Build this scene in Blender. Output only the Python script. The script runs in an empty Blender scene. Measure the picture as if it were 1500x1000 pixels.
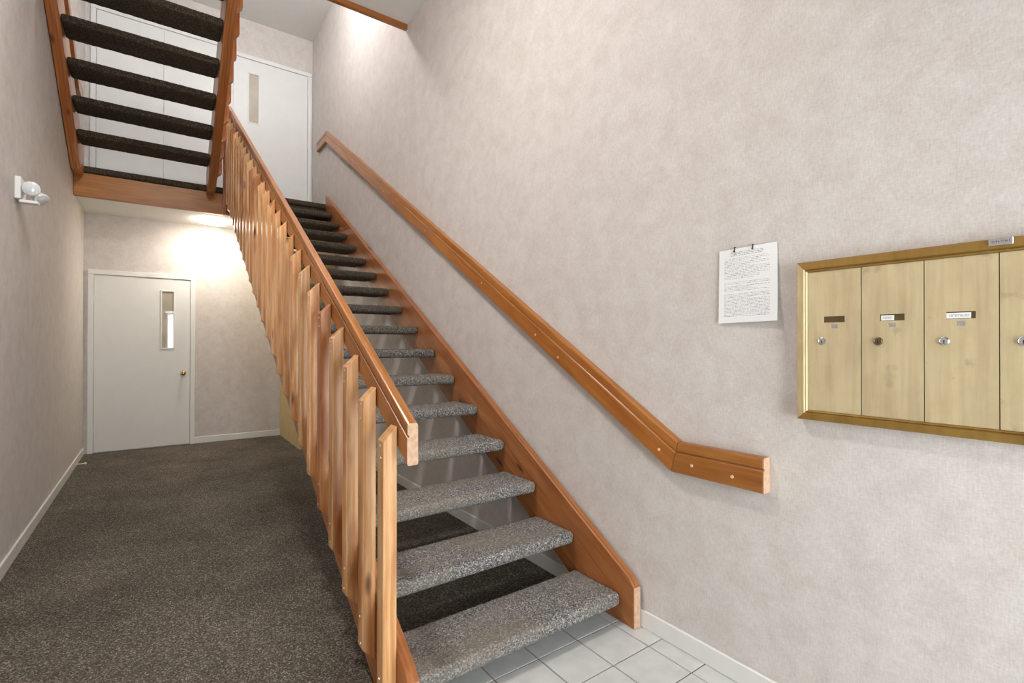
import bpy, bmesh, math, random
from mathutils import Matrix, Vector
random.seed(7)
S = bpy.context.scene
COL = S.collection

# ------------------------------------------------------------------ camera
YAW, PIT, ROLL, CAMH, FPX = 0.6232, 0.0055, 0.0015, 1.267, 721.84
d = Vector((math.sin(YAW)*math.cos(PIT), math.cos(YAW)*math.cos(PIT), math.sin(PIT)))
r = Vector((math.cos(YAW), -math.sin(YAW), 0)); u = r.cross(d)
r2 = r*math.cos(ROLL)+u*math.sin(ROLL); u2 = -r*math.sin(ROLL)+u*math.cos(ROLL)
cam = bpy.data.cameras.new('camera'); cam_o = bpy.data.objects.new('camera', cam); COL.objects.link(cam_o)
M = Matrix.Identity(4)
for i in range(3):
    M[i][0], M[i][1], M[i][2] = r2[i], u2[i], -d[i]
M[2][3] = CAMH
cam_o.matrix_world = M
cam.sensor_fit = 'HORIZONTAL'; cam.sensor_width = 36.0; cam.lens = 36.0*FPX/1500
cam.shift_y = -2.24/1500; cam.clip_start = 0.02
S.camera = cam_o

# ------------------------------------------------------------------ world, daylight, exposure
S.view_settings.view_transform = 'Standard'; S.view_settings.look = 'None'
S.view_settings.gamma = 1.0; S.view_settings.use_curve_mapping = False
S.view_settings.exposure = 1.28
W = bpy.data.worlds.new('sky'); S.world = W; W.use_nodes = True
bg = W.node_tree.nodes['Background']
bg.inputs['Color'].default_value = (0.94, 0.97, 1.0, 1); bg.inputs['Strength'].default_value = 6.8
S.cycles.use_denoising = True
S.cycles.max_bounces = 8; S.cycles.diffuse_bounces = 5; S.cycles.glossy_bounces = 3
S.cycles.sample_clamp_indirect = 6.0
LAMP_LANDING, FILL_ENTRY, FILL_UPPER = 42.0, 72.0, 42.0      # emission: landing dome, then two fill lamps added out of view

# room constants (metres; +Y runs down the hall away from the entrance)
XL, XR, YB, YF = -0.683, 1.771, 7.335, -1.6
ZTOP, ZL = 5.54, 3.021            # upper ceiling, upper landing floor
YL = 6.45                         # landing edge
ZH, YH = 4.453, 4.04              # half landing floor and edge
RISE, RUN = 0.1804, 0.3075
SL = RISE/RUN

def portal(x0, x1, z0, z1, y):
    L = bpy.data.lights.new('daylight_portal', 'AREA'); L.shape = 'RECTANGLE'; L.size = x1-x0; L.size_y = z1-z0
    L.cycles.is_portal = True
    o = bpy.data.objects.new('daylight_portal', L); COL.objects.link(o)
    o.location = ((x0+x1)/2, y, (z0+z1)/2); o.rotation_euler = (math.pi/2, 0, 0)   # -Z local looks +Y
    return o

# ------------------------------------------------------------------ materials
def lin(r_, g_, b_):
    f = lambda c: (c/255/12.92) if c/255 <= 0.04045 else ((c/255+0.055)/1.055)**2.4
    return (f(r_), f(g_), f(b_), 1)

class NT:
    def __init__(s, name):
        s.m = bpy.data.materials.new(name); s.m.use_nodes = True
        s.t = s.m.node_tree; s.n = s.t.nodes; s.p = s.n['Principled BSDF']
    def new(s, typ, **kw):
        o = s.n.new(typ)
        for k, v in kw.items():
            if k.startswith('i_'):
                key = k[2:].replace('_', ' ')
                o.inputs[key].default_value = v
            else: setattr(o, k, v)
        return o
    def link(s, a, b): s.t.links.new(a, b)
    def ramp(s, fac, stops):
        rp = s.new('ShaderNodeValToRGB'); e = rp.color_ramp.elements
        while len(e) < len(stops): e.new(0.5)
        for el, (p, c) in zip(e, stops): el.position = p; el.color = c
        s.link(fac, rp.inputs['Fac']); return rp.outputs['Color']
    def mix(s, fac, a, b, mode='MIX'):
        mx = s.new('ShaderNodeMix', data_type='RGBA', blend_type=mode)
        for sock, v in ((mx.inputs[0], fac), (mx.inputs[6], a), (mx.inputs[7], b)):
            if hasattr(v, 'node'): s.link(v, sock)
            else: sock.default_value = v
        return mx.outputs[2]
    def coords(s, scale=(1, 1, 1), rnd=0.0, kind='Object'):
        tc = s.new('ShaderNodeTexCoord'); mp = s.new('ShaderNodeMapping')
        mp.inputs['Scale'].default_value = scale
        s.link(tc.outputs[kind], mp.inputs['Vector'])
        if rnd:
            oi = s.new('ShaderNodeObjectInfo'); ml = s.new('ShaderNodeMath', operation='MULTIPLY')
            s.link(oi.outputs['Random'], ml.inputs[0]); ml.inputs[1].default_value = rnd
            cb = s.new('ShaderNodeCombineXYZ')
            for i in range(3): s.link(ml.outputs[0], cb.inputs[i])
            s.link(cb.outputs[0], mp.inputs['Location'])
        return mp.outputs['Vector']
    def noise(s, vec, scale, detail=3, rough=0.55, dist=0.0):
        n = s.new('ShaderNodeTexNoise'); n.inputs['Scale'].default_value = scale
        n.inputs['Detail'].default_value = detail; n.inputs['Roughness'].default_value = rough
        n.inputs['Distortion'].default_value = dist
        s.link(vec, n.inputs['Vector']); return n.outputs['Fac']
    def bump(s, h, strength, dist=0.002):
        b = s.new('ShaderNodeBump'); b.inputs['Strength'].default_value = strength; b.inputs['Distance'].default_value = dist
        s.link(h, b.inputs['Height']); s.link(b.outputs['Normal'], s.p.inputs['Normal'])
    def set(s, color=None, rough=None, metal=None, spec=None):
        if color is not None:
            if hasattr(color, 'node'): s.link(color, s.p.inputs['Base Color'])
            else: s.p.inputs['Base Color'].default_value = color
        if rough is not None: s.p.inputs['Roughness'].default_value = rough
        if metal is not None: s.p.inputs['Metallic'].default_value = metal
        if spec is not None: s.p.inputs['Specular IOR Level'].default_value = spec
        return s.m

def wallpaper(name, axis):
    t = NT(name)
    v = t.coords((1, 1, 1))
    big = t.noise(v, 3.2, 4, 0.6, 0.3)
    mid = t.noise(v, 19, 4, 0.65)
    c1 = t.ramp(big, [(0.30, lin(198, 190, 185)), (0.5, lin(205, 198, 193)), (0.72, lin(211, 206, 201))])
    c2 = t.ramp(mid, [(0.30, lin(188, 180, 174)), (0.62, lin(218, 213, 209))])
    bl = t.noise(v, 9, 3, 0.6, 0.5)
    c = t.mix(0.45, c1, c2)
    c = t.mix(0.40, c, t.ramp(bl, [(0.36, lin(180, 166, 159)), (0.52, lin(204, 197, 191)), (0.66, lin(218, 215, 211))]))
    sc = (60, 60, 14)                                   # vertical fibres
    fib = t.noise(t.coords(sc), 3.2, 3, 0.7)
    sc2 = (26, 26, 120)
    fib2 = t.noise(t.coords(sc2), 2.6, 3, 0.7)
    fa = t.mix(0.5, fib, fib2)
    c = t.mix(0.5, c, t.ramp(fa, [(0.33, lin(178, 169, 163)), (0.66, lin(225, 221, 217))]))
    t.bump(fa, 0.15, 0.001)
    return t.set(c, 0.75, spec=0.25)

def wood(name, dark, mid, light, stain=0.5, gloss=0.33, knots=True):
    t = NT(name)
    v = t.coords((0.7, 11, 11), 37.0)
    g = t.noise(v, 2.2, 5, 0.6, 1.2)
    fine = t.noise(t.coords((2.5, 150, 150), 21.0), 1.2, 3, 0.6)
    c = t.ramp(g, [(0.30, dark), (0.5, mid), (0.70, light)])
    c = t.mix(0.28, c, t.ramp(fine, [(0.35, dark), (0.62, light)]))
    w = t.new('ShaderNodeTexWave', wave_type='BANDS', bands_direction='Y')
    w.inputs['Scale'].default_value = 14; w.inputs['Distortion'].default_value = 5.0; w.inputs['Detail'].default_value = 3
    w.inputs['Detail Scale'].default_value = 0.8
    t.link(t.coords((0.25, 1, 1), 53.0), w.inputs['Vector'])
    c = t.mix(0.25, c, t.ramp(w.outputs['Fac'], [(0.0, dark), (0.55, mid), (1.0, light)]))
    if stain:
        st = t.noise(t.coords((1.2, 6, 6), 71.0), 1.3, 3, 0.5)
        c = t.mix(t.ramp(st, [(0.53, (0, 0, 0, 1)), (0.66, (stain, stain, stain, 1))]), c, lin(150, 78, 24))
    if knots:
        vo = t.new('ShaderNodeTexVoronoi'); vo.inputs['Scale'].default_value = 1.0
        t.link(t.coords((2.2, 7, 7), 91.0), vo.inputs['Vector'])
        k = t.ramp(vo.outputs['Distance'], [(0.05, (1, 1, 1, 1)), (0.13, (0, 0, 0, 1))])
        c = t.mix(k, c, lin(92, 48, 24))
    oi = t.new('ShaderNodeObjectInfo')
    hs = t.new('ShaderNodeHueSaturation')
    mr = t.new('ShaderNodeMapRange'); mr.inputs['To Min'].default_value = 0.82; mr.inputs['To Max'].default_value = 1.12
    t.link(oi.outputs['Random'], mr.inputs['Value']); t.link(mr.outputs[0], hs.inputs['Value'])
    t.link(c, hs.inputs['Color'])
    t.bump(fine, 0.12, 0.0008)
    return t.set(hs.outputs['Color'], gloss, spec=0.5)

def carpet(name, stops, scale, patch, bump=0.9, wear=None, daylit_dusty=None):
    t = NT(name)
    v = t.coords((1, 1, 1), 13.0)
    vo = t.new('ShaderNodeTexVoronoi'); vo.inputs['Scale'].default_value = scale
    t.link(v, vo.inputs['Vector'])
    sep = t.new('ShaderNodeSeparateColor'); t.link(vo.outputs['Color'], sep.inputs['Color'])
    c = t.ramp(sep.outputs[0], stops)
    nz = t.noise(v, scale*0.55, 2, 0.6)
    c = t.mix(0.45, c, t.ramp(nz, [(0.35, stops[0][1]), (0.66, stops[-2][1])]))
    bigp = t.noise(v, 2.4, 4, 0.6)
    c = t.mix(1.0, c, t.ramp(bigp, [(0.3, (patch, patch, patch, 1)), (0.7, (1.12, 1.12, 1.12, 1))]), 'MULTIPLY')
    if daylit_dusty:  # object colour mixes in a paler carpet with daylight painted in
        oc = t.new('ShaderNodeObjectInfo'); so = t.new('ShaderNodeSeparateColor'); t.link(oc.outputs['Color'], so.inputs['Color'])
        cd = t.ramp(sep.outputs[0], daylit_dusty)
        cd = t.mix(0.4, cd, t.ramp(nz, [(0.35, daylit_dusty[0][1]), (0.66, daylit_dusty[-2][1])]))
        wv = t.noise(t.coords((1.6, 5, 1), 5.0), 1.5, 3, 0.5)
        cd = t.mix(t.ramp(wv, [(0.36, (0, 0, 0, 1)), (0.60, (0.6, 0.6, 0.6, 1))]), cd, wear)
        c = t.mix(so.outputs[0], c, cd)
    elif wear:
        wv = t.noise(t.coords((1.6, 5, 1), 5.0), 1.5, 3, 0.5)
        c = t.mix(t.ramp(wv, [(0.42, (0, 0, 0, 1)), (0.66, (0.55, 0.55, 0.55, 1))]), c, wear)
    # sparse lint flecks
    vf = t.new('ShaderNodeTexVoronoi'); vf.inputs['Scale'].default_value = 55
    t.link(v, vf.inputs['Vector'])
    s2 = t.new('ShaderNodeSeparateColor'); t.link(vf.outputs['Color'], s2.inputs['Color'])
    a = t.ramp(vf.outputs['Distance'], [(0.08, (1, 1, 1, 1)), (0.16, (0, 0, 0, 1))])
    b = t.ramp(s2.outputs[1], [(0.80, (0, 0, 0, 1)), (0.86, (1, 1, 1, 1))])
    c = t.mix(t.mix(1.0, a, b, 'MULTIPLY'), c, lin(*((205, 198, 187) if not daylit_dusty else (120, 112, 100))))
    h = t.mix(0.5, vo.outputs['Distance'], nz)
    t.bump(h, bump, 0.006)
    return t.set(c, 0.95, spec=0.12)

def plain(name, col, rough=0.5, metal=0.0, spec=0.4, var=0.04, scale=8):
    t = NT(name)
    n = t.noise(t.coords((1, 1, 1), 9.0), scale, 3)
    k = 1-var; a = (col[0]*k, col[1]*k, col[2]*k, 1); k = 1+var; b = (min(col[0]*k, 1), min(col[1]*k, 1), min(col[2]*k, 1), 1)
    return t.set(t.ramp(n, [(0.35, a), (0.65, b)]), rough, metal, spec)

def glow(name, col, strength):
    t = NT(name); t.set(lin(250, 246, 238), 0.4)
    t.p.inputs['Emission Color'].default_value = col; t.p.inputs['Emission Strength'].default_value = strength
    return t.m

def thin_glass(name):
    t = NT(name)
    tr = t.new('ShaderNodeBsdfTransparent'); gl = t.new('ShaderNodeBsdfGlossy'); gl.inputs['Roughness'].default_value = 0.02
    tr.inputs['Color'].default_value = (0.96, 0.98, 0.98, 1)
    fr = t.new('ShaderNodeFresnel'); fr.inputs['IOR'].default_value = 1.45
    ms = t.new('ShaderNodeMixShader'); t.link(fr.outputs[0], ms.inputs[0]); t.link(tr.outputs[0], ms.inputs[1]); t.link(gl.outputs[0], ms.inputs[2])
    t.link(ms.outputs[0], t.n['Material Output'].inputs['Surface']); return t.m

def brass(name, base, dark, tarnish, rough, metal=0.5):
    t = NT(name)
    streak = t.noise(t.coords((30, 30, 2.2), 17.0), 1.4, 4, 0.6, 0.4)
    blot = t.noise(t.coords((5, 5, 4), 29.0), 1.7, 4, 0.62)
    c = t.mix(0.4, t.ramp(streak, [(0.3, dark), (0.62, base)]), t.ramp(blot, [(0.36, dark), (0.58, base)]))
    sp = t.noise(t.coords((9, 9, 7), 47.0), 1.5, 4, 0.6)
    c = t.mix(t.ramp(sp, [(0.64, (0, 0, 0, 1)), (0.76, (0.55, 0.55, 0.55, 1))]), c, tarnish)
    t.bump(t.noise(t.coords((300, 300, 8)), 2, 2), 0.04, 0.0005)
    return t.set(c, rough, metal, 0.5)

MAT = dict(
    wall=wallpaper('wallpaper', 'z'),
    ceil=plain('ceiling_texture', lin(226, 224, 221), 0.9, spec=0.2, var=0.04, scale=90),
    paint=plain('white_paint', lin(222, 222, 219), 0.38, var=0.015),
    base=plain('baseboard_paint', lin(222, 221, 217), 0.4, var=0.02),
    wood=wood('honey_pine', lin(130, 72, 34), lin(160, 96, 52), lin(190, 130, 78), 0.4),
    wood_glare=wood('glare_pine', lin(190, 122, 62), lin(216, 160, 102), lin(236, 198, 154), 0.8),  # window glare painted into a paler base; blotches show the orange wood
    wood_rail=wood('orange_oak', lin(122, 70, 26), lin(154, 93, 40), lin(180, 120, 60), 0.2, 0.28, False),
    wood_beam=wood('amber_pine', lin(122, 72, 22), lin(150, 92, 32), lin(170, 112, 46), 0.35, 0.35),
    end_grain=plain('pale_end_grain', lin(196, 160, 132), 0.6, var=0.12, scale=60),
    panel=plain('tan_panel', lin(214, 190, 140), 0.6, var=0.05, scale=4),
    carpet=carpet('brown_grey_carpet', [(0.0, lin(56, 50, 43)), (0.45, lin(90, 83, 73)), (0.8, lin(124, 116, 105)), (0.96, lin(188, 181, 170))], 215, 0.70),
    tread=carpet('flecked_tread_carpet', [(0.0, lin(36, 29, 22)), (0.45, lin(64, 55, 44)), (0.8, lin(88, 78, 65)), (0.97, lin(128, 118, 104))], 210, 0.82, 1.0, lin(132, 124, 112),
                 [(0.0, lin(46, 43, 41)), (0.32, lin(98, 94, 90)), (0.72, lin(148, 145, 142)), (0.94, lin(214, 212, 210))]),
    tile=plain('grey_tile', lin(196, 197, 194), 0.35, spec=0.45, var=0.06, scale=14),
    grout=plain('dark_grout', lin(112, 112, 108), 0.9, var=0.1, scale=40),
    pane=plain('door_pane', lin(178, 168, 152), 0.03, spec=0.9, var=0.1, scale=3),
    glass=thin_glass('entry_glass'),
    brass=brass('champagne_metal', lin(216, 200, 160), lin(190, 172, 136), lin(134, 120, 96), 0.45, 0.45),
    bronze=brass('gold_anodised', lin(158, 124, 62), lin(132, 100, 46), lin(110, 84, 44), 0.36),
    brass_side=brass('worn_gold', lin(206, 186, 142), lin(172, 152, 112), lin(130, 110, 80), 0.55, 0.2),
    chrome=plain('chrome', lin(205, 205, 208), 0.18, 1.0),
    bronze_lock=plain('bronze_lock', lin(120, 104, 76), 0.35, 0.9),
    dark=plain('dark_gap', lin(40, 33, 26), 0.8),
    steel=plain('nail_steel', lin(224, 214, 196), 0.35, 0.5),
    knob=plain('brass_knob', lin(206, 176, 110), 0.2, 0.9),
    plug=plain('pale_plug', lin(222, 180, 146), 0.45),
    paper=plain('paper', lin(236, 236, 236), 0.8, spec=0.2, var=0.01),
    ink=plain('ink', lin(150, 151, 156), 0.8, spec=0.1),
    ink_blue=plain('blue_ink', lin(118, 124, 150), 0.8, spec=0.1),
    plastic=plain('white_plastic', lin(222, 223, 221), 0.35, var=0.02),
    lens=plain('lamp_lens', lin(206, 210, 212), 0.12, spec=0.7, var=0.03),
    black=plain('black_pin', lin(46, 44, 42), 0.4),
    alu=plain('aluminium', lin(180, 180, 178), 0.35, 0.8),
    glow1=glow('lamp_glow_landing', (1.0, 0.92, 0.80, 1), LAMP_LANDING),
    fill2=glow('fill_glow_entry', (1.0, 0.965, 0.93, 1), FILL_ENTRY),
    fill3=glow('fill_glow_upper', (0.98, 0.99, 1.0, 1), FILL_UPPER),
)

# ------------------------------------------------------------------ object helpers
def rot_cols(a, b, c, loc=(0, 0, 0)):
    m = Matrix.Identity(4)
    for i in range(3): m[i][0], m[i][1], m[i][2], m[i][3] = a[i], b[i], c[i], loc[i]
    return m
FR_X = lambda loc: rot_cols((1, 0, 0), (0, 1, 0), (0, 0, 1), loc)        # grain along world X
FR_Z = lambda loc: rot_cols((0, 0, 1), (1, 0, 0), (0, 1, 0), loc)        # grain along world Z
FR_Y = lambda loc: rot_cols((0, 1, 0), (0, 0, 1), (1, 0, 0), loc)        # grain along world Y
WORLD = {}
def put(o, parent, mw):
    COL.objects.link(o)
    WORLD[o.name] = mw.copy()
    if parent is None: o.matrix_world = mw
    else:
        o.parent = parent
        o.matrix_basis = WORLD[parent.name].inverted() @ mw
    return o
def empty(name, loc=(0, 0, 0)):
    o = bpy.data.objects.new(name, None); o.empty_display_size = 0.1
    return put(o, None, Matrix.Translation(Vector(loc)))
def tag(o, label=None, cat=None, group=None, kind=None):
    if label: o['label'] = label
    if cat: o['category'] = cat
    if group: o['group'] = group
    if kind: o['kind'] = kind
    return o
def obj_bm(name, bm, mat, parent=None, frame=None, smooth=False):
    """bm holds world coordinates; frame = object matrix"""
    frame = frame if frame is not None else Matrix.Identity(4)
    bmesh.ops.transform(bm, matrix=frame.inverted(), verts=bm.verts)
    bmesh.ops.recalc_face_normals(bm, faces=bm.faces)
    me = bpy.data.meshes.new(name); bm.to_mesh(me); bm.free()
    me.materials.append(MAT[mat] if isinstance(mat, str) else mat)
    if smooth:
        for p in me.polygons: p.use_smooth = True
    return put(bpy.data.objects.new(name, me), parent, frame)
def share(name, me, parent, mw):
    return put(bpy.data.objects.new(name, me), parent, mw)
def add_box(bm, lo, hi, bev=0.0, seg=1):
    t = bmesh.new(); bmesh.ops.create_cube(t, size=1.0)
    lo, hi = Vector(lo), Vector(hi)
    for v in t.verts: v.co = Vector(((lo[i]+hi[i])/2+v.co[i]*(hi[i]-lo[i]) for i in range(3)))
    if bev: bmesh.ops.bevel(t, geom=t.edges[:], offset=bev, segments=seg, profile=0.5, affect='EDGES')
    merge(bm, t)
def merge(bm, t):
    me = bpy.data.meshes.new('tmp'); t.to_mesh(me); t.free(); bm.from_mesh(me); bpy.data.meshes.remove(me)
def box(name, lo, hi, mat, parent=None, bev=0.0, frame=None, seg=1):
    bm = bmesh.new(); add_box(bm, lo, hi, bev, seg)
    c = tuple((a+b)/2 for a, b in zip(lo, hi))
    fr = frame(c) if callable(frame) else (frame if frame is not None else Matrix.Translation(Vector(c)))
    return obj_bm(name, bm, mat, parent, fr)
def prism_yz(poly, x0, x1, bev=0.0):
    """extrude a Y-Z polygon from x0 to x1"""
    bm = bmesh.new()
    a = [bm.verts.new((x0, y, z)) for y, z in poly]; b = [bm.verts.new((x1, y, z)) for y, z in poly]
    bm.faces.new(a); bm.faces.new(b[::-1]); n = len(poly)
    for i in range(n): bm.faces.new((a[i], b[i], b[(i+1) % n], a[(i+1) % n]))
    bmesh.ops.recalc_face_normals(bm, faces=bm.faces)
    if bev: bmesh.ops.bevel(bm, geom=[e for e in bm.edges if e.calc_face_angle(0) > 0.2], offset=bev, segments=1, affect='EDGES')
    return bm
def slope_frame(dy, dz, loc):
    a = Vector((0, dy, dz)).normalized(); b = Vector((1, 0, 0)); return rot_cols(a, b, a.cross(b), loc)
def lathe(prof, seg, M4, bm=None):
    """prof = (radius, height) list about local Z, placed by M4"""
    bm = bm or bmesh.new(); rings = []
    for rad, hh in prof:
        if rad < 1e-6: rings.append([bm.verts.new(M4 @ Vector((0, 0, hh)))])
        else: rings.append([bm.verts.new(M4 @ Vector((rad*math.cos(2*math.pi*i/seg), rad*math.sin(2*math.pi*i/seg), hh))) for i in range(seg)])
    for A, B in zip(rings, rings[1:]):
        for i in range(seg):
            j = (i+1) % seg
            if len(A) == 1 and len(B) == 1: continue
            if len(A) == 1: bm.faces.new((A[0], B[i], B[j]))
            elif len(B) == 1: bm.faces.new((A[i], A[j], B[0]))
            else: bm.faces.new((A[i], A[j], B[j], B[i]))
    return bm
def aim(direction, loc):
    z = Vector(direction).normalized(); x = z.orthogonal().normalized(); return rot_cols(x, z.cross(x), z, loc)
def rail_seg(prof, P0, P1, c0, c1, mirror=1):
    """sweep a profile (x, height above the reference line) along P0->P1 in the Y-Z plane, ends cut along c0, c1"""
    a = (Vector(P1)-Vector(P0)).normalized(); n = Vector((-a.y, a.x))
    if n.y < 0: n = -n
    bm = bmesh.new(); R = []
    for P, c in ((P0, c0), (P1, c1)):
        c = Vector(c); ring = []
        for x, b in prof:
            q = Vector(P)+c*(b/c.dot(n)); ring.append(bm.verts.new((x, q.x, q.y)))
        R.append(ring)
    k = len(prof)
    bm.faces.new(R[0]); bm.faces.new(R[1][::-1])
    for i in range(k): bm.faces.new((R[0][i], R[1][i], R[1][(i+1) % k], R[0][(i+1) % k]))
    return bm
def rail_profile(xf, xb, h, groove_from_top=0.040):
    """xf = shown face, xb = back; a groove runs along the shown face; rounded top corners"""
    s = 1 if xb > xf else -1; g = h-groove_from_top
    P = [(xf+s*0.004, 0), (xf, 0.004), (xf, g-0.006), (xf+s*0.006, g-0.004), (xf+s*0.007, g+0.001), (xf+s*0.001, g+0.004),
         (xf+s*0.001, h-0.007), (xf+s*0.003, h-0.002), (xf+s*0.008, h), (xb-s*0.006, h), (xb-s*0.001, h-0.004), (xb, 0.003), (xb-s*0.003, 0)]
    return P

# ------------------------------------------------------------------ the shell
def wall(name, boxes, label):
    bm = bmesh.new()
    for lo, hi in boxes: add_box(bm, lo, hi)
    return tag(obj_bm(name, bm, 'wall'), label, kind='structure')
wall('wall_right', [((XR, YF-0.12, 0), (XR+0.12, YB+0.12, ZTOP))], 'tall papered wall carrying the handrail and mailboxes')
wall('wall_left', [((XL-0.12, YF-0.12, 0), (XL, YB+0.12, ZTOP))], 'papered hall wall with the twin lamp')
wall('wall_back', [((XL, YB, 0), (XR, YB+0.12, ZTOP))], 'papered end wall behind the doors')
# entrance wall behind the camera: glazed door X .22-1.10, sidelight 1.20-1.62, upper window above the half landing
EN = [(0.22, 1.08, 0.05, 2.02), (1.20, 1.64, 0.05, 2.02), (-0.55, 1.64, 4.62, 5.46)]
wall('wall_front', [((XL, YF-0.12, 0), (0.17, YF, 4.2)), ((0.17, YF-0.12, 2.10), (XR, YF, 4.2)), ((1.69, YF-0.12, 0), (XR, YF, 2.10)),
                    ((XL, YF-0.12, 4.2), (XR, YF, 4.62)), ((XL, YF-0.12, 5.46), (XR, YF, ZTOP)), ((XL, YF-0.12, 4.62), (-0.55, YF, 5.46)), ((1.64, YF-0.12, 4.62), (XR, YF, 5.46))],
     'entrance wall with glazed door and upper window')
tag(box('ceiling', (XL-0.12, YF-0.12, ZTOP), (XR+0.12, YB+0.12, ZTOP+0.12), 'ceil'), 'textured white upper ceiling', kind='structure')
for e in EN: portal(e[0], e[1], e[2], e[3], YF-0.13)

# floors: carpeted hall, tiled entry
YT = 1.66
tag(box('floor', (XL-0.05, YT, -0.10), (XR+0.05, YB+0.05, 0.0), 'carpet'), 'dark brown grey carpet of the hall', kind='structure')
fe = tag(box('floor', (XL-0.05, YF-0.05, -0.10), (XR+0.05, YT, -0.004), 'grout'), 'grey tiled entry floor in front of the stairs', kind='structure')
TX, TY, JX, JY = 0.213, 0.2035, 1.672, 1.548
xs = sorted([JX-TX*i for i in range(0, 12)]+[XR]); xs = [x for x in xs if x > XL]; xs = [XL]+xs
ys = [JY-TY*i for i in range(0, 16)]; ys = sorted([y for y in ys if y > YF]+[YF, YT])
tile_meshes = {}
for i in range(len(xs)-1):
    for j in range(len(ys)-1):
        w_, h_ = xs[i+1]-xs[i]-0.005, ys[j+1]-ys[j]-0.005
        if w_ < 0.01 or h_ < 0.01: continue
        key = (round(w_, 3), round(h_, 3))
        cx, cy = (xs[i]+xs[i+1])/2, (ys[j]+ys[j+1])/2
        mw = Matrix.Translation(Vector((cx, cy, -0.005+random.uniform(-0.0004, 0.0004))))
        if key not in tile_meshes:
            bm = bmesh.new(); add_box(bm, (-w_/2, -h_/2, -0.004), (w_/2, h_/2, 0.005), 0.0015)
            me = bpy.data.meshes.new('tile'); bm.to_mesh(me); bm.free(); me.materials.append(MAT['tile']); tile_meshes[key] = me
        share('tile', tile_meshes[key], fe, mw)

# baseboards
def baseboard(name, lo, hi, lab):
    return tag(box(name, lo, hi, 'base', bev=0.003), lab, kind='structure')
baseboard('baseboard_right', (XR-0.013, YF, 0), (XR, 6.2, 0.078), 'white baseboard along the stair wall')
baseboard('baseboard_left', (XL, YF, 0), (XL+0.013, YB, 0.078), 'white baseboard along the hall wall')
baseboard('baseboard_back', (0.375, YB-0.013, 0), (1.36, YB, 0.078), 'white baseboard beside the hall door')
baseboard('baseboard_right', (XR-0.013, YL+0.03, ZL), (XR, YB, ZL+0.078), 'white baseboard on the upper landing')

# understair closet wall with a tan board facing the hall
tag(box('wall_closet', (1.36, 6.2, 0), (XR, YB, 2.72), 'panel', bev=0.003), 'tan board side of the closet below the stairs', kind='structure')

# upper landing: slab, carpet with a rounded nosing, timber fascia
ld = tag(box('floor', (XL, YL+0.05, 2.735), (XR, YB, ZL-0.05), 'ceil'), 'upper landing with white textured underside', kind='structure')
bm = bmesh.new(); add_box(bm, (XL+0.001, YL-0.012, ZL-0.068), (XR-0.001, YB-0.002, ZL), 0.022, 3)
obj_bm('landing_carpet', bm, 'tread', ld).color = (0, 0, 0, 1)
tag(box('trim_1', (XL+0.001, YL+0.005, 2.715), (0.645, YL+0.048, ZL-0.07), 'wood_beam', bev=0.004, frame=FR_X), 'knotty amber timber beam below the upper landing edge', kind='structure')
box('riser_carpet', (0.647, YL+0.012, 2.72), (XR-0.001, YL+0.049, ZL-0.07), 'tread', ld).color = (0, 0, 0, 1)
# half landing above the entrance
hl = tag(box('floor', (XL, YF, 4.06), (XR, YH, ZH-0.06), 'ceil'), 'white underside of the half landing over the entry', kind='structure')
bm = bmesh.new(); add_box(bm, (XL+0.001, YF, ZH-0.06), (XR-0.001, YH+0.045, ZH), 0.02, 3); obj_bm('landing_carpet', bm, 'tread', hl).color = (0, 0, 0, 1)
tag(box('trim_2', (XL+0.001, YH+0.001, 4.018), (XR-0.001, YH+0.042, ZH-0.062), 'wood_rail', bev=0.004, frame=FR_X), 'timber edge board of the half landing', kind='structure')

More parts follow.
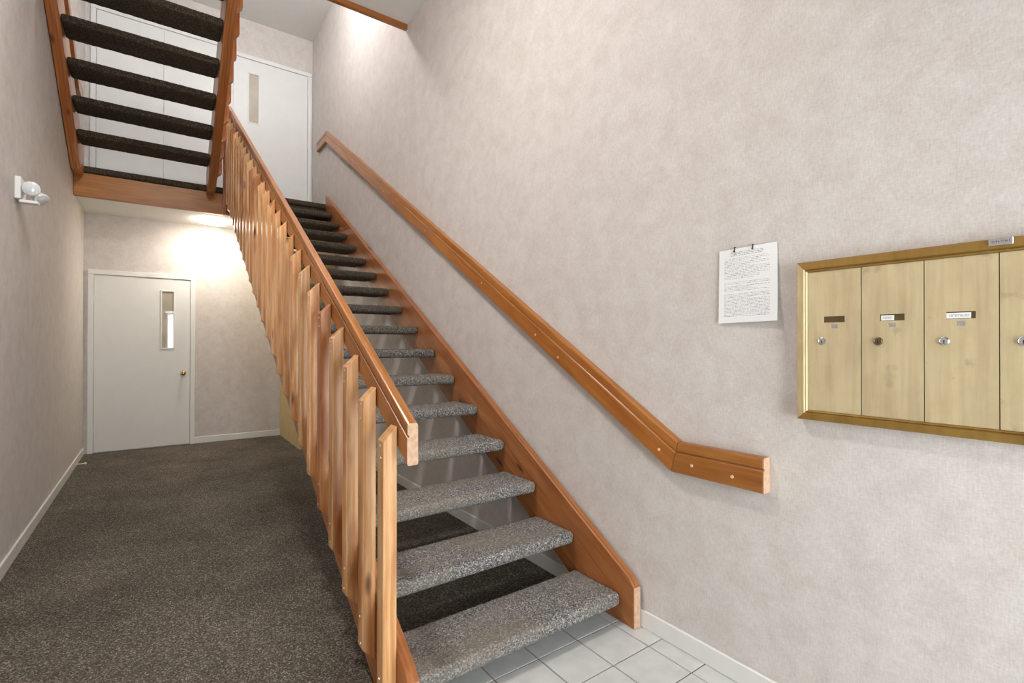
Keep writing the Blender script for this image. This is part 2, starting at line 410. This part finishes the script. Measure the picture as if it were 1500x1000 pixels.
# ------------------------------------------------------------------ doors
def knob_set(parent, x, y, z):
    bm = lathe([(0.030, 0), (0.030, 0.006), (0.012, 0.010), (0.011, 0.034), (0.024, 0.042), (0.029, 0.052), (0.027, 0.062), (0.016, 0.069), (0, 0.071)], 20, aim((0, -1, 0), (x, y, z)))
    obj_bm('knob', bm, 'knob', parent, Matrix.Translation((x, y, z)), True)
def door(name, x0, x1, z0, hinge_right, gx0, gx1, gz0, gz1, label, ztop=2.035):
    root = tag(empty(name, ((x0+x1)/2, YB, z0)), label, kind='structure')
    zt = z0+ztop
    # frame: two jambs and a head with a stepped face
    for (a, b) in ((x0-0.055, x0-0.004), (x1+0.004, x1+0.055)):
        bm = bmesh.new(); add_box(bm, (a, YB-0.024, z0), (b, YB, zt+0.004), 0.003)
        obj_bm('jamb', bm, 'paint', root, Matrix.Translation(((a+b)/2, YB, z0)))
    bm = bmesh.new(); add_box(bm, (x0-0.055, YB-0.024, zt+0.0045), (x1+0.055, YB, zt+0.058), 0.003)
    obj_bm('head', bm, 'paint', root, Matrix.Translation(((x0+x1)/2, YB, zt)))
    # leaf with a slot cut for the pane
    yl0, yl1 = YB-0.014, YB-0.001
    bm = bmesh.new(); zb = z0+0.012
    for lo, hi in (((x0, yl0, zb), (gx0, yl1, zt)), ((gx1, yl0, zb), (x1, yl1, zt)), ((gx0, yl0, zb), (gx1, yl1, gz0)), ((gx0, yl0, gz1), (gx1, yl1, zt))): add_box(bm, lo, hi)
    bmesh.ops.remove_doubles(bm, verts=bm.verts, dist=0.0001)
    leaf = obj_bm('door_leaf', bm, 'paint', root, Matrix.Translation(((x0+x1)/2, YB, z0)))
    bm = bmesh.new(); w = 0.012
    for lo, hi in (((gx0-w, 0, gz0-w), (gx0+0.003, 0, gz1+w)), ((gx1-0.003, 0, gz0-w), (gx1+w, 0, gz1+w)), ((gx0, 0, gz0-w), (gx1, 0, gz0+0.003)), ((gx0, 0, gz1-0.003), (gx1, 0, gz1+w))):
        add_box(bm, (lo[0], yl0-0.008, lo[2]), (hi[0], yl0+0.004, hi[2]), 0.002)
    obj_bm('glazing_bead', bm, 'paint', leaf, Matrix.Translation((gx0, yl0, gz0)))
    box('window_pane', (gx0, yl0+0.004, gz0), (gx1, yl0+0.009, gz1), 'pane', leaf)
    kx = x0+0.068 if hinge_right else x1-0.068
    knob_set(leaf, kx, yl0, z0+0.885)
    hx = x1+0.002 if hinge_right else x0-0.002
    for zz in (0.28, 1.02, 1.76):
        bm = lathe([(0, -0.045), (0.006, -0.045), (0.006, 0.045), (0, 0.045)], 10, Matrix.Translation((hx, yl0-0.004, z0+zz)))
        obj_bm('hinge', bm, 'paint', root, Matrix.Translation((hx, yl0, z0+zz)))
    return root
door('door_1', -0.59, 0.324, 0.0, False, 0.037, 0.158, 1.195, 1.885, 'flat white door with narrow pane at the hall end')
door('door_2', 0.786, 1.70, ZL, True, 0.965, 1.080, ZL+1.16, ZL+1.81, 'flat white door with narrow pane at the stair head', 1.99)
r3 = tag(empty('door_3', (0.05, YB, ZL)), 'pair of flush white upstairs doors seen between the open treads', kind='structure')
for lo, hi in (((-0.635, ZL), (-0.585, ZL+2.05)), ((0.675, ZL), (0.725, ZL+2.05))):
    box('jamb', (lo[0], YB-0.022, lo[1]), (hi[0], YB, hi[1]), 'paint', r3, bev=0.003)
box('head', (-0.635, YB-0.022, ZL+2.0505), (0.725, YB, ZL+2.10), 'paint', r3, bev=0.003)
for a0, a1 in ((-0.581, 0.0435), (0.0465, 0.671)):
    box('door_leaf', (a0, YB-0.016, ZL+0.012), (a1, YB-0.001, ZL+2.046), 'paint', r3, bev=0.002)

# entrance door, sidelight and upper window (behind the camera, the daylight comes through them)
def glazed(name, x0, x1, z0, z1, fw, label, handle=False, mull=()):
    root = tag(empty(name, ((x0+x1)/2, YF, z0)), label, kind='structure')
    bm = bmesh.new(); y0, y1 = YF-0.085, YF-0.035
    for lo, hi in (((x0-fw, y0, z0-0.045), (x0, y1, z1+fw)), ((x1, y0, z0-0.045), (x1+fw, y1, z1+fw)), ((x0, y0, z1), (x1, y1, z1+fw)), ((x0, y0, z0-0.045), (x1, y1, z0))): add_box(bm, lo, hi)
    for m_ in mull: add_box(bm, (m_-0.02, y0, z0), (m_+0.02, y1, z1))
    obj_bm('frame', bm, 'alu', root, Matrix.Translation((x0, YF, z0)))
    box('pane', (x0, YF-0.064, z0), (x1, YF-0.058, z1), 'glass', root)
    if handle: box('push_bar', (x0+0.03, YF-0.035, 1.0), (x1-0.03, YF-0.01, 1.04), 'alu', root, bev=0.006)
glazed('door_4', *EN[0], 0.05, 'glazed aluminium entrance door behind the camera', True)
glazed('window_1', *EN[1], 0.05, 'tall glazed sidelight beside the entrance door')
glazed('window_2', *EN[2], 0.0001, 'wide window above the half landing', False, (0.25, 0.85))

# ------------------------------------------------------------------ carpeted treads
def tread_mesh(width, depth=0.302, thick=0.062, rad=0.024, cell=0.006):
    # local: X = width, Y from 0 (nosing) to depth, Z from -thick to 0
    pts = []
    def arc(cx, cz, a0, a1, n=6):
        for i in range(n+1):
            a = math.radians(a0+(a1-a0)*i/n); pts.append((cx+rad*math.cos(a), cz+rad*math.sin(a)))
    arc(rad, -thick+rad, 270, 180); arc(rad, -rad, 180, 90)
    n = int((depth-2*rad)/cell)
    for i in range(1, n): pts.append((rad+(depth-2*rad)*i/n, 0))
    arc(depth-rad, -rad, 90, 0); arc(depth-rad, -thick+rad, 0, -90)
    for i in range(1, 12): pts.append((depth-rad-(depth-2*rad)*i/12, -thick))
    nx = int(width/cell); bm = bmesh.new(); rows = []
    rr = random.Random(3)
    for j in range(nx+1):
        x = -width/2+width*j/nx; k = 1.0
        e = min(j, nx-j)*cell
        sh = 0.010*max(0, 1-e/0.02)**2           # pillowed ends
        row = []
        for (y, z) in pts:
            cy_, cz_ = depth/2, -thick/2
            dn = Vector((0, (y-cy_)*0.12, (z-cz_))); dn = dn.normalized() if dn.length > 0 else dn
            q = Vector((x, y, z))+dn*rr.uniform(-0.0024, 0.0012)-dn*sh
            row.append(bm.verts.new(q))
        rows.append(row)
    m_ = len(pts)
    for A, B in zip(rows, rows[1:]):
        for i in range(m_): bm.faces.new((A[i], A[(i+1) % m_], B[(i+1) % m_], B[i]))
    bm.faces.new(rows[0][::-1]); bm.faces.new(rows[-1])
    bmesh.ops.recalc_face_normals(bm, faces=bm.faces)
    me = bpy.data.meshes.new('tread'); bm.to_mesh(me); bm.free(); me.materials.append(MAT['tread'])
    for p in me.polygons: p.use_smooth = len(p.vertices) == 4
    return me

# nail head shared by all balusters
def disc_mesh(name, rad, h, mat, direction, seg=8):
    bm = lathe([(rad, 0), (rad*0.9, h*0.7), (0, h)], seg, aim(direction, (0, 0, 0)))
    bmesh.ops.recalc_face_normals(bm, faces=bm.faces)
    me = bpy.data.meshes.new(name); bm.to_mesh(me); bm.free(); me.materials.append(MAT[mat]); return me
nail_me = disc_mesh('nail', 0.0042, 0.0022, 'steel', (-1, 0, 0))
nail_me_r = disc_mesh('nail', 0.0042, 0.0022, 'steel', (1, 0, 0))
plug_me = disc_mesh('plug', 0.0068, 0.0025, 'plug', (-1, 0, 0), 12)
plug_me_r = disc_mesh('plug', 0.0068, 0.0025, 'plug', (1, 0, 0), 12)

def baluster(parent, xo, xi, y0, z_top, z_bot, floor_z=None, dy=0.052, mat='wood_glare'):
    """xo = outer face, xi = face against the rail; tops and feet are cut at 45 degrees"""
    ch = abs(xi-xo)
    bm = bmesh.new()
    lo_o, lo_i = z_bot+ch, z_bot
    if floor_z is not None and z_bot < floor_z+0.002: lo_o = lo_i = floor_z
    P = [(xo, lo_o), (xi, lo_i), (xi, z_top), (xo, z_top-ch)]
    a = [bm.verts.new((x, y0, z)) for x, z in P]; b = [bm.verts.new((x, y0+dy, z)) for x, z in P]
    bm.faces.new(a); bm.faces.new(b[::-1])
    for i in range(4): bm.faces.new((a[i], b[i], b[(i+1) % 4], a[(i+1) % 4]))
    bmesh.ops.recalc_face_normals(bm, faces=bm.faces)
    bmesh.ops.bevel(bm, geom=bm.edges[:], offset=0.0022, segments=1, affect='EDGES')
    o = obj_bm('baluster', bm, mat, parent, FR_Z(((xo+xi)/2, y0+dy/2, z_bot)))
    nm = nail_me if xo < xi else nail_me_r
    for z in (z_top-ch-0.018, z_top-ch-0.060, lo_o+0.020, lo_o+0.105):
        share('nail', nm, o, Matrix.Translation((xo, y0+dy*0.5+random.uniform(-0.006, 0.006), z+random.uniform(-0.006, 0.006))))
    return o

# ------------------------------------------------------------------ lower flight
st = tag(empty('staircase', (1.24, 1.45, 0)), 'open timber stair with grey carpeted treads rising from the tiled entry', 'staircase')
X0, X1 = 0.688, 1.711
tm = tread_mesh(X1-X0-0.004)
Y1, Z1 = 1.53, 0.135
for k in range(16):
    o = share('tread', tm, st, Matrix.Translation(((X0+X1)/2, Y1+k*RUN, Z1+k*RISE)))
    o.color = ((1, 1, 1, 0.95, 0.85, 0.7, 0.5, 0.35, 0.2, 0.1)[k] if k < 10 else 0.04, 0, 0, 1)   # daylight painted into the lower treads' carpet colour, plus some dust
zc = lambda y: Z1-0.03+SL*(y-Y1-0.007)            # nosing centre line
def stringer1(x0, x1):
    up, dn = 0.142, 0.215
    yb = Y1+0.007+(dn-Z1+0.03)/SL
    yE = YL-0.02
    poly = [(1.458, 0.001), (yb, 0.001), (yE, zc(yE)-dn), (yE, zc(yE)+up), (1.487, zc(1.487)+up), (1.458, zc(1.487)+up-0.035)]
    bm = prism_yz(poly, x0, x1, 0.003)
    o = obj_bm('stringer', bm, 'wood', st, slope_frame(RUN, RISE, ((x0+x1)/2, 3.9, 1.4)))
    box('end_grain', (x0+0.002, 1.4558, 0.001), (x1-0.002, 1.4585, zc(1.487)+up-0.037), 'end_grain', o)
    return o
stringer1(0.646, 0.686); stringer1(1.713, 1.7565)
# guard: a grooved rail board with face-fixed balusters
zr = lambda y: 1.008+0.590*(y-1.476)              # top of the rail
a_ = Vector((1, 0.590)).normalized(); RV = 0.134; hperp = RV*a_.x
bm = rail_seg(rail_profile(0.648, 0.686, hperp, 0.034), (1.476, zr(1.476)-RV), (6.60, zr(6.60)-RV), (0, 1), (0, 1))
bm2 = rail_seg(rail_profile(0.648, 0.686, hperp, 0.034), (1.4735, zr(1.4735)-RV), (1.4758, zr(1.4758)-RV), (0, 1), (0, 1))
gr = obj_bm('guard_rail', bm, 'wood_rail', st, slope_frame(1, 0.59, (0.667, 4.0, 2.0)))
obj_bm('end_grain', bm2, 'end_grain', gr, Matrix.Translation((0.667, 1.475, 0.95)))
BSP, BLEN = 0.1932, 0.985
for k in range(25):
    y = 1.549+k*BSP
    zt = zr(y)-0.060
    baluster(st, 0.598, 0.6455, y, zt, zt-BLEN, 0.0)
# newel board where the guard meets the landing
bm = bmesh.new(); add_box(bm, (0.590, YL-0.060, 2.70), (0.6455, YL-0.005, zr(6.45)-0.04), 0.003)
obj_bm('newel_post', bm, 'wood', st, FR_Z((0.62, YL, 3.2)))

# ------------------------------------------------------------------ upper flight (climbs back towards the entrance on the hall side)
s2 = tag(empty('staircase', (-0.09, 6.44, ZL)), 'upper open stair seen from below over the hall', 'staircase')
UX0, UX1 = -0.602, 0.427
tm2 = tread_mesh(UX1-UX0-0.004, cell=0.012)
for k in range(1, 8):
    yn, z = 6.475-RUN*k, 3.012+RISE*k              # nosing faces +Y
    o = share('tread', tm2, s2, rot_cols((-1, 0, 0), (0, -1, 0), (0, 0, 1), ((UX0+UX1)/2, yn, z)))
    o.color = (0, 0, 0, 1)
zc2 = lambda y: 3.012+RISE-0.03+SL*(6.475-RUN-y)
def stringer2(x0, x1):
    up, dn = 0.142, 0.215; zf = 2.915
    yA = YL-0.014; yb = yA-(zf-(zc2(yA)-dn))/SL; yE = YH+0.047
    poly = [(yA, zf), (yb, zf), (yE, zc2(yE)-dn), (yE, zc2(yE)+up), (yA, zc2(yA)+up)]
    return obj_bm('stringer', prism_yz(poly, x0, x1, 0.003), 'wood', s2, slope_frame(-RUN, RISE, ((x0+x1)/2, 5.2, 3.6)))
stringer2(-0.677, -0.604); stringer2(0.429, 0.505)
zr2 = lambda y: zc2(y)+0.03+0.76
bm = rail_seg(rail_profile(0.504, 0.466, hperp, 0.034), (6.14, zr2(6.14)-RV), (3.9, zr2(3.9)-RV), (0, 1), (0, 1))
obj_bm('guard_rail', bm, 'wood_rail', s2, slope_frame(-1, 0.59, (0.48, 5.0, 4.4)))
for k in range(11):
    y = 6.03-k*BSP
    zt = zr2(y)-0.060
    baluster(s2, 0.546, 0.5055, y, zt, max(zt-BLEN+0.03, 2.94), None, mat='wood')

# ------------------------------------------------------------------ handrails on the walls
def wall_rail(name, xf, xb, bends, label, plugs, loc, xsign):
    """bends = four (y, z) points along the underside: level end, bend, bend, level end"""
    root = tag(empty(name, loc), label, 'handrail')
    prof = rail_profile(xf, xb, 0.126, 0.041)
    P = [Vector(b) for b in bends]
    dirs = [(P[i+1]-P[i]).normalized() for i in range(3)]
    nrm = []
    for v in dirs:
        n = Vector((-v.y, v.x)); nrm.append(n if n.y > 0 else -n)
    cuts = [Vector((0, 1)), (nrm[0]+nrm[1]).normalized(), (nrm[1]+nrm[2]).normalized(), Vector((0, 1))]
    for i in range(3):
        e0 = dirs[i]*0.0012
        bm = rail_seg(prof, P[i]+e0, P[i+1]-e0, cuts[i], cuts[i+1])
        seg = obj_bm('rail_board', bm, 'wood_rail', root, slope_frame(dirs[i].x, dirs[i].y, (xf, (P[i].x+P[i+1].x)/2, (P[i].y+P[i+1].y)/2)))
        bv = seg.modifiers.new('soft', 'BEVEL'); bv.width = 0.0015; bv.segments = 1; bv.limit_method = 'ANGLE'; bv.angle_limit = math.radians(60)
    bm = rail_seg(prof, P[0]-dirs[0]*0.0022, P[0]+dirs[0]*0.001, cuts[0], cuts[0])
    obj_bm('end_grain', bm, 'end_grain', root, Matrix.Translation((xf, P[0].x, P[0].y)))
    for (y, z) in plugs:
        share('plug', plug_me if xsign < 0 else plug_me_r, root, Matrix.Translation((xf, y, z)))
    return root
XW = 1.729
slope_r = 0.593
yb0, zb0 = 1.278, 0.734
yb1 = 6.52; zb1 = zb0+slope_r*(yb1-yb0)
pl = [(1.336, 0.815), (1.178, 0.778), (1.008, 0.772), (1.987, 1.19), (2.18, 1.312), (2.75, 1.66), (3.6, 2.16), (4.5, 2.70), (5.4, 3.23), (6.1, 3.64), (6.62, zb1+0.05), (6.85, zb1+0.05)]
wall_rail('wall_handrail', XW, XR-0.0005, [(0.892, 0.736), (yb0, zb0), (yb1, zb1), (6.95, zb1)], 'grooved orange wooden handrail on the wall above the lower stairs', pl, (XR, 1.2, 0.73), -1)
y0_ = 6.4375; z0_ = zc2(y0_)+0.03+0.73+0.0
y1_ = 4.35
wall_rail('wall_handrail', XL+0.042, XL+0.0005, [(6.80, z0_), (y0_, z0_), (y1_, z0_+SL*(y0_-y1_)), (3.9, z0_+SL*(y0_-y1_))], 'brown wooden handrail glimpsed between the upper open treads', [(6.3, z0_+0.15), (5.6, z0_+0.57)], (XL, 6.8, z0_), 1)

# ------------------------------------------------------------------ mailboxes
mb = tag(empty('mailbox_panel', (XR, 0.37, 1.015)), 'worn champagne metal mailbox bank with gold frame on the wall', 'mailbox')
MX = 1.745; NB = 5; MW = 0.1523; MY = 0.752
yend = MY-NB*MW; zo0, zo1, zi0, zi1, yo0, yo1 = 1.015, 1.535, 1.046, 1.500, yend-0.032, 0.784
def frame_bar(name, quad_out, quad_in, mat):
    """mitred frame bar: outer edge at the wall, inner edge next to the doors, with a raised crown"""
    bm = bmesh.new(); rows = []
    for t_, x in ((0.0, XR-0.0005), (0.0, 1.742), (0.08, 1.738), (0.70, 1.736), (0.80, 1.741), (0.88, 1.739), (1.0, 1.743), (1.0, XR-0.0005)):
        rows.append([bm.verts.new((x, o_[0]+(i_[0]-o_[0])*t_, o_[1]+(i_[1]-o_[1])*t_)) for o_, i_ in zip(quad_out, quad_in)])
    n = len(rows)
    for i in range(n):
        A, B = rows[i], rows[(i+1) % n]; bm.faces.new((A[0], A[1], B[1], B[0]))
    bm.faces.new([q[0] for q in rows]); bm.faces.new([q[1] for q in rows][::-1])
    c = Vector((MX, (quad_out[0][0]+quad_out[1][0])/2, (quad_out[0][1]+quad_out[1][1])/2))
    return obj_bm(name, bm, mat, mb, Matrix.Translation(c))
top_bar = frame_bar('frame_bar', [(yo0, zo1), (yo1, zo1)], [(yend, zi1), (MY, zi1)], 'bronze')
frame_bar('frame_bar', [(yo0, zo0), (yo1, zo0)], [(yend, zi0), (MY, zi0)], 'bronze')
frame_bar('frame_bar', [(yo1, zo0), (yo1, zo1)], [(MY, zi0), (MY, zi1)], 'brass_side')
frame_bar('frame_bar', [(yo0, zo0), (yo0, zo1)], [(yend, zi0), (yend, zi1)], 'brass_side')
box('back_box', (XR-0.020, yend, zi0), (XR-0.0005, MY, zi1), 'dark', mb)
cards = [None, (0.032, 'short'), (0.050, 'long'), None, None]
locks = ['chrome', 'bronze_lock', 'chrome', 'chrome', 'chrome']
gz = random.Random(11)
def scribble(parent, x, ya, yb, zm, h, mat, rows=1, fill=0.9):
    """tiny upright strokes that read as lettering too small to spell"""
    bm = bmesh.new(); y = ya
    while y > yb:
        w = gz.uniform(0.0011, 0.0019); k = gz.choice((0, 1, 2))
        st_ = 0.0006
        if k != 1: add_box(bm, (x-0.0003, y-st_, zm-h/2), (x, y, zm+h/2))
        add_box(bm, (x-0.0003, y-w*1.6, zm+(h/2-st_ if k else -st_/2)), (x, y, zm+(h/2 if k else st_/2)))
        if k == 1: add_box(bm, (x-0.0003, y-w-st_, zm-h/2), (x, y-w, zm+h/2))
        y -= w*2.4
    return obj_bm('lettering', bm, mat, parent, Matrix.Translation((x, (ya+yb)/2, zm)))
for i in range(NB):
    ya = MY-i*MW-0.0012; yb = ya-MW+0.0024
    yc = ya-0.077; xf = MX
    # door leaf: plate with two windows cut through
    wy0, wy1, wz0, wz1 = ya-0.046, ya-0.1065, 1.333, 1.3525
    sy0, sy1, sz0, sz1 = ya-0.0665, ya-0.086, 1.3145, 1.3265
    bm = bmesh.new()
    yv = [ya, wy0, sy0, sy1, wy1, yb]; zv = [zi0+0.001, sz0, sz1, wz0, wz1, zi1-0.001]
    for a in range(5):
        for b in range(5):
            if b == 3 and 1 <= a <= 3: continue
            if b == 1 and a == 2: continue
            add_box(bm, (xf, yv[a+1], zv[b]), (xf+0.004, yv[a], zv[b+1]))
    bmesh.ops.remove_doubles(bm, verts=bm.verts, dist=0.00005)
    # drop the inner faces between merged cells
    seen = {}
    for f in bm.faces[:]:
        key = tuple(round(c, 5) for c in f.calc_center_median()); seen.setdefault(key, []).append(f)
    bmesh.ops.delete(bm, geom=[f for v in seen.values() if len(v) > 1 for f in v], context='FACES_ONLY')
    dr = obj_bm('mailbox_door', bm, 'brass', mb, Matrix.Translation((xf, yc, 1.27)))
    nm = 'chrome' if i else 'bronze_lock'
    box('name_slot', (xf+0.0035, wy1-0.002, wz0-0.002), (xf+0.0065, wy0+0.002, wz1+0.002), 'bronze_lock', dr)
    box('number_slot', (xf+0.0035, sy1-0.001, sz0-0.001), (xf+0.0060, sy0+0.001, sz1+0.001), 'chrome', dr)
    if cards[i]:
        L_ = cards[i][0]; yA = wy0-(0.003 if L_ < 0.04 else 0.0005)
        cd = box('name_card', (xf+0.0022, yA-L_, wz0+0.0012), (xf+0.0034, yA, wz1-0.003), 'paper', dr)
        scribble(cd, xf+0.0021, yA-0.006, yA-L_+0.004, (wz0+wz1)/2-0.001, 0.0062, 'ink_blue')
    # lock: flange, barrel, keyway
    ly, lz = ya-0.0425, 1.273
    lk = obj_bm('lock', lathe([(0.0118, 0), (0.0122, 0.002), (0.0116, 0.0045), (0.0096, 0.0058), (0.0088, 0.0050), (0.0, 0.0050)], 20, aim((-1, 0, 0), (xf, ly, lz))), locks[i], dr, Matrix.Translation((xf, ly, lz)))
    box('keyway', (xf-0.0056, ly-0.0011, lz-0.0065), (xf-0.0045, ly+0.0011, lz+0.0030), 'dark', lk)
# little metal label on the top bar
pt = box('label_plate', (1.7335, 0.268, 1.5165), (1.7370, 0.3135, 1.534), 'chrome', mb, bev=0.0006)
scribble(pt, 1.7334, 0.308, 0.274, 1.5255, 0.006, 'dark')

# ------------------------------------------------------------------ paper notice
nt = tag(empty('notice', (XR, 0.967, 1.34)), 'white printed sheet pinned beside the mailboxes', 'notice')
bm = bmesh.new(); NX, NZ = 14, 16; G = []
def sheet(s, t_):
    # s: 0 at the far edge (higher Y) .. 1 at the near edge; t_: 0 bottom .. 1 top
    y = 1.081-(0.219+0.008*(1-t_))*s
    z = 1.342+0.279*t_+(0.003*s if t_ > 0.5 else 0.004*s)
    lift = 0.004+0.016*(1-t_)**2*s*s+0.006*(1-t_)*(1-s)**2+0.003*math.sin(3.0*s)
    return Vector((XR-lift, y, z))
for off in (0, 1):
    G.append([[bm.verts.new(sheet(i/NX, j/NZ)+Vector((0.0004*off, 0, 0))) for i in range(NX+1)] for j in range(NZ+1)])
for q in range(2):
    for j in range(NZ):
        for i in range(NX): bm.faces.new((G[q][j][i], G[q][j][i+1], G[q][j+1][i+1], G[q][j+1][i]))
edge = [(0, i) for i in range(NX)]+[(j, NX) for j in range(NZ)]+[(NZ, i) for i in range(NX, 0, -1)]+[(j, 0) for j in range(NZ, 0, -1)]
for (j, i), (j2, i2) in zip(edge, edge[1:]+edge[:1]): bm.faces.new((G[0][j][i], G[0][j2][i2], G[1][j2][i2], G[1][j][i]))
shp = obj_bm('sheet', bm, 'paper', nt, Matrix.Translation((XR, 0.97, 1.48)))
bm = bmesh.new(); lines = []
rows = [0.945, 0.925, 0.905]+[0.87-0.021*i for i in range(14)]+[0.545, 0.525]+[0.49-0.020*i for i in range(4)]+[0.385-0.0185*i for i in range(17)]
def stroke(s0, s1, t_, th):
    n = max(2, int((s1-s0)*14))
    prev = None
    for i in range(n+1):
        s = s0+(s1-s0)*i/n
        a = sheet(s, t_-th/2)+Vector((-0.0003, 0, 0)); b = sheet(s, t_+th/2)+Vector((-0.0003, 0, 0))
        cur = (bm.verts.new(a), bm.verts.new(b))
        if prev: bm.faces.new((prev[0], cur[0], cur[1], prev[1]))
        prev = cur
for q, t_ in enumerate(rows):
    if t_ < 0.05: continue
    s = 0.10 if q > 2 else 0.22; end = gz.uniform(0.55, 0.9) if gz.random() < 0.4 else 0.88
    if q <= 2: end = 0.78
    while s < end:
        w = gz.uniform(0.015, 0.07); stroke(s, min(s+w, end), t_, gz.choice((0.003, 0.004, 0.006)) if q > 2 else 0.007); s += w+0.014
obj_bm('printed_lines', bm, 'ink', shp, Matrix.Translation((XR, 0.97, 1.48)))
for s in (0.29, 0.61):
    p = sheet(s, 0.99)
    bm = bmesh.new(); add_box(bm, (p.x-0.0022, p.y-0.0016, p.z-0.009), (p.x-0.0006, p.y+0.0016, p.z+0.009)); add_box(bm, (p.x-0.0022, p.y-0.0016, p.z+0.007), (XR-0.0004, p.y+0.0016, p.z+0.009))
    add_box(bm, (p.x-0.006, p.y-0.003, p.z-0.010), (p.x-0.0006, p.y+0.003, p.z-0.005), 0.001)
    obj_bm('pin', bm, 'black', nt, Matrix.Translation(p))

# ------------------------------------------------------------------ twin lamp on the hall wall
el = tag(empty('emergency_light', (XL, 4.08, 2.10)), 'small white twin-headed lamp high on the hall wall', 'lamp')
box('mount_plate', (XL+0.0005, 4.012, 2.106), (XL+0.028, 4.150, 2.236), 'plastic', el, bev=0.005, seg=2)
bm = bmesh.new(); add_box(bm, (XL+0.016, 4.03, 2.088), (XL+0.100, 4.085, 2.106), 0.005, 2)
obj_bm('bracket', bm, 'plastic', el, Matrix.Translation((XL+0.05, 4.06, 2.10)))
for (p, dr_, rr_) in (((XL+0.072, 4.020, 2.172), (0.12, -0.98, -0.10), 0.041), ((XL+0.098, 4.135, 2.140), (0.55, -0.45, -0.60), 0.041)):
    h = obj_bm('lamp_head', lathe([(0, -0.075), (0.018, -0.073), (0.024, -0.055), (0.032, -0.025), (rr_-0.002, -0.006), (rr_, 0), (rr_, 0.008), (rr_-0.005, 0.010)], 28, aim(dr_, p)), 'plastic', el, aim(dr_, p), True)
    obj_bm('lens', lathe([(rr_-0.005, 0.0095), (rr_*0.6, 0.014), (rr_*0.3, 0.0165), (0, 0.017)], 28, aim(dr_, p)), 'lens', h, aim(dr_, p), True)
obj_bm('swivel_arm', lathe([(0, 0), (0.008, 0), (0.008, 0.070), (0, 0.070)], 12, aim((0.1, 0.1, 0.9), (XL+0.082, 4.06, 2.098))), 'plastic', el, Matrix.Translation((XL+0.05, 4.06, 2.12)), True)

# ------------------------------------------------------------------ landing dome lamp, and two added fill lamps out of view
def dome(x, y, z, rad, mat, label, drop=0.062):
    root = tag(empty('ceiling_light', (x, y, z)), label, 'light')
    m = rot_cols((1, 0, 0), (0, -1, 0), (0, 0, -1), (x, y, z))
    obj_bm('base', lathe([(rad-0.014, 0), (rad-0.012, 0.012), (rad-0.010, 0.022), (0, 0.022)], 40, m), 'plastic', root, Matrix.Translation((x, y, z)), True)
    pr = [(rad*math.cos(a), 0.0225+drop*math.sin(a)) for a in [math.radians(t) for t in range(0, 90, 9)]]+[(0, 0.0225+drop)]
    obj_bm('diffuser', lathe(pr, 40, m), mat, root, Matrix.Translation((x, y, z)), True)
dome(0.54, 6.92, 2.7345, 0.15, 'glow1', 'glowing dome light below the upper landing', 0.024)
dome(0.12, 2.1, 4.0595, 0.18, 'fill2', 'added fill light, a dome below the half landing, out of view')  # unseen lamp, added to even out the light on the walls
pg = tag(empty('fill_pendant', (0.75, 4.9, ZTOP-0.0005)), 'added fill light, a white globe below the upper ceiling, out of view', 'light')  # unseen lamp, added to brighten the upper ceiling
mz = rot_cols((1, 0, 0), (0, -1, 0), (0, 0, -1), (0.75, 4.9, ZTOP-0.0005))
obj_bm('canopy', lathe([(0.06, 0), (0.055, 0.02), (0.012, 0.03), (0, 0.03)], 24, mz), 'plastic', pg, Matrix.Translation((0.75, 4.9, ZTOP)), True)
obj_bm('stem', lathe([(0.008, 0.029), (0.008, 0.25), (0.035, 0.252), (0.035, 0.28), (0, 0.28)], 16, mz), 'plastic', pg, Matrix.Translation((0.75, 4.9, ZTOP-0.15)), True)
obj_bm('globe', lathe([(0.15*math.sin(math.radians(t)), 0.42-0.15*math.cos(math.radians(t))) for t in range(14, 180, 10)]+[(0, 0.57)], 32, mz), 'fill3', pg, Matrix.Translation((0.75, 4.9, ZTOP-0.42)), True)

# ------------------------------------------------------------------ small door stop on the hall baseboard
ds = tag(empty('door_stop', (XL+0.013, 6.55, 0.045)), 'thin spring door stop sticking out of the hall baseboard', 'door stop')
bm = bmesh.new(); prev = None; N = 160
for i in range(N+1):
    a = i/N*2*math.pi*16; x = XL+0.013+0.075*i/N; c = Vector((x, 6.55+0.006*math.cos(a), 0.045+0.006*math.sin(a)))
    ring = [bm.verts.new(c+Vector((0.0015*math.cos(t), 0.0012*math.sin(t)*math.cos(a), 0.0012*math.sin(t)*math.sin(a)))) for t in (0, 2.09, 4.19)]
    if prev:
        for q in range(3): bm.faces.new((prev[q], prev[(q+1) % 3], ring[(q+1) % 3], ring[q]))
    prev = ring
obj_bm('spring', bm, 'steel', ds, Matrix.Translation((XL+0.05, 6.55, 0.045)))
obj_bm('tip', lathe([(0, 0), (0.009, 0), (0.010, 0.010), (0.007, 0.016), (0, 0.017)], 14, aim((1, 0, 0), (XL+0.087, 6.55, 0.045))), 'plastic', ds, Matrix.Translation((XL+0.09, 6.55, 0.045)), True)
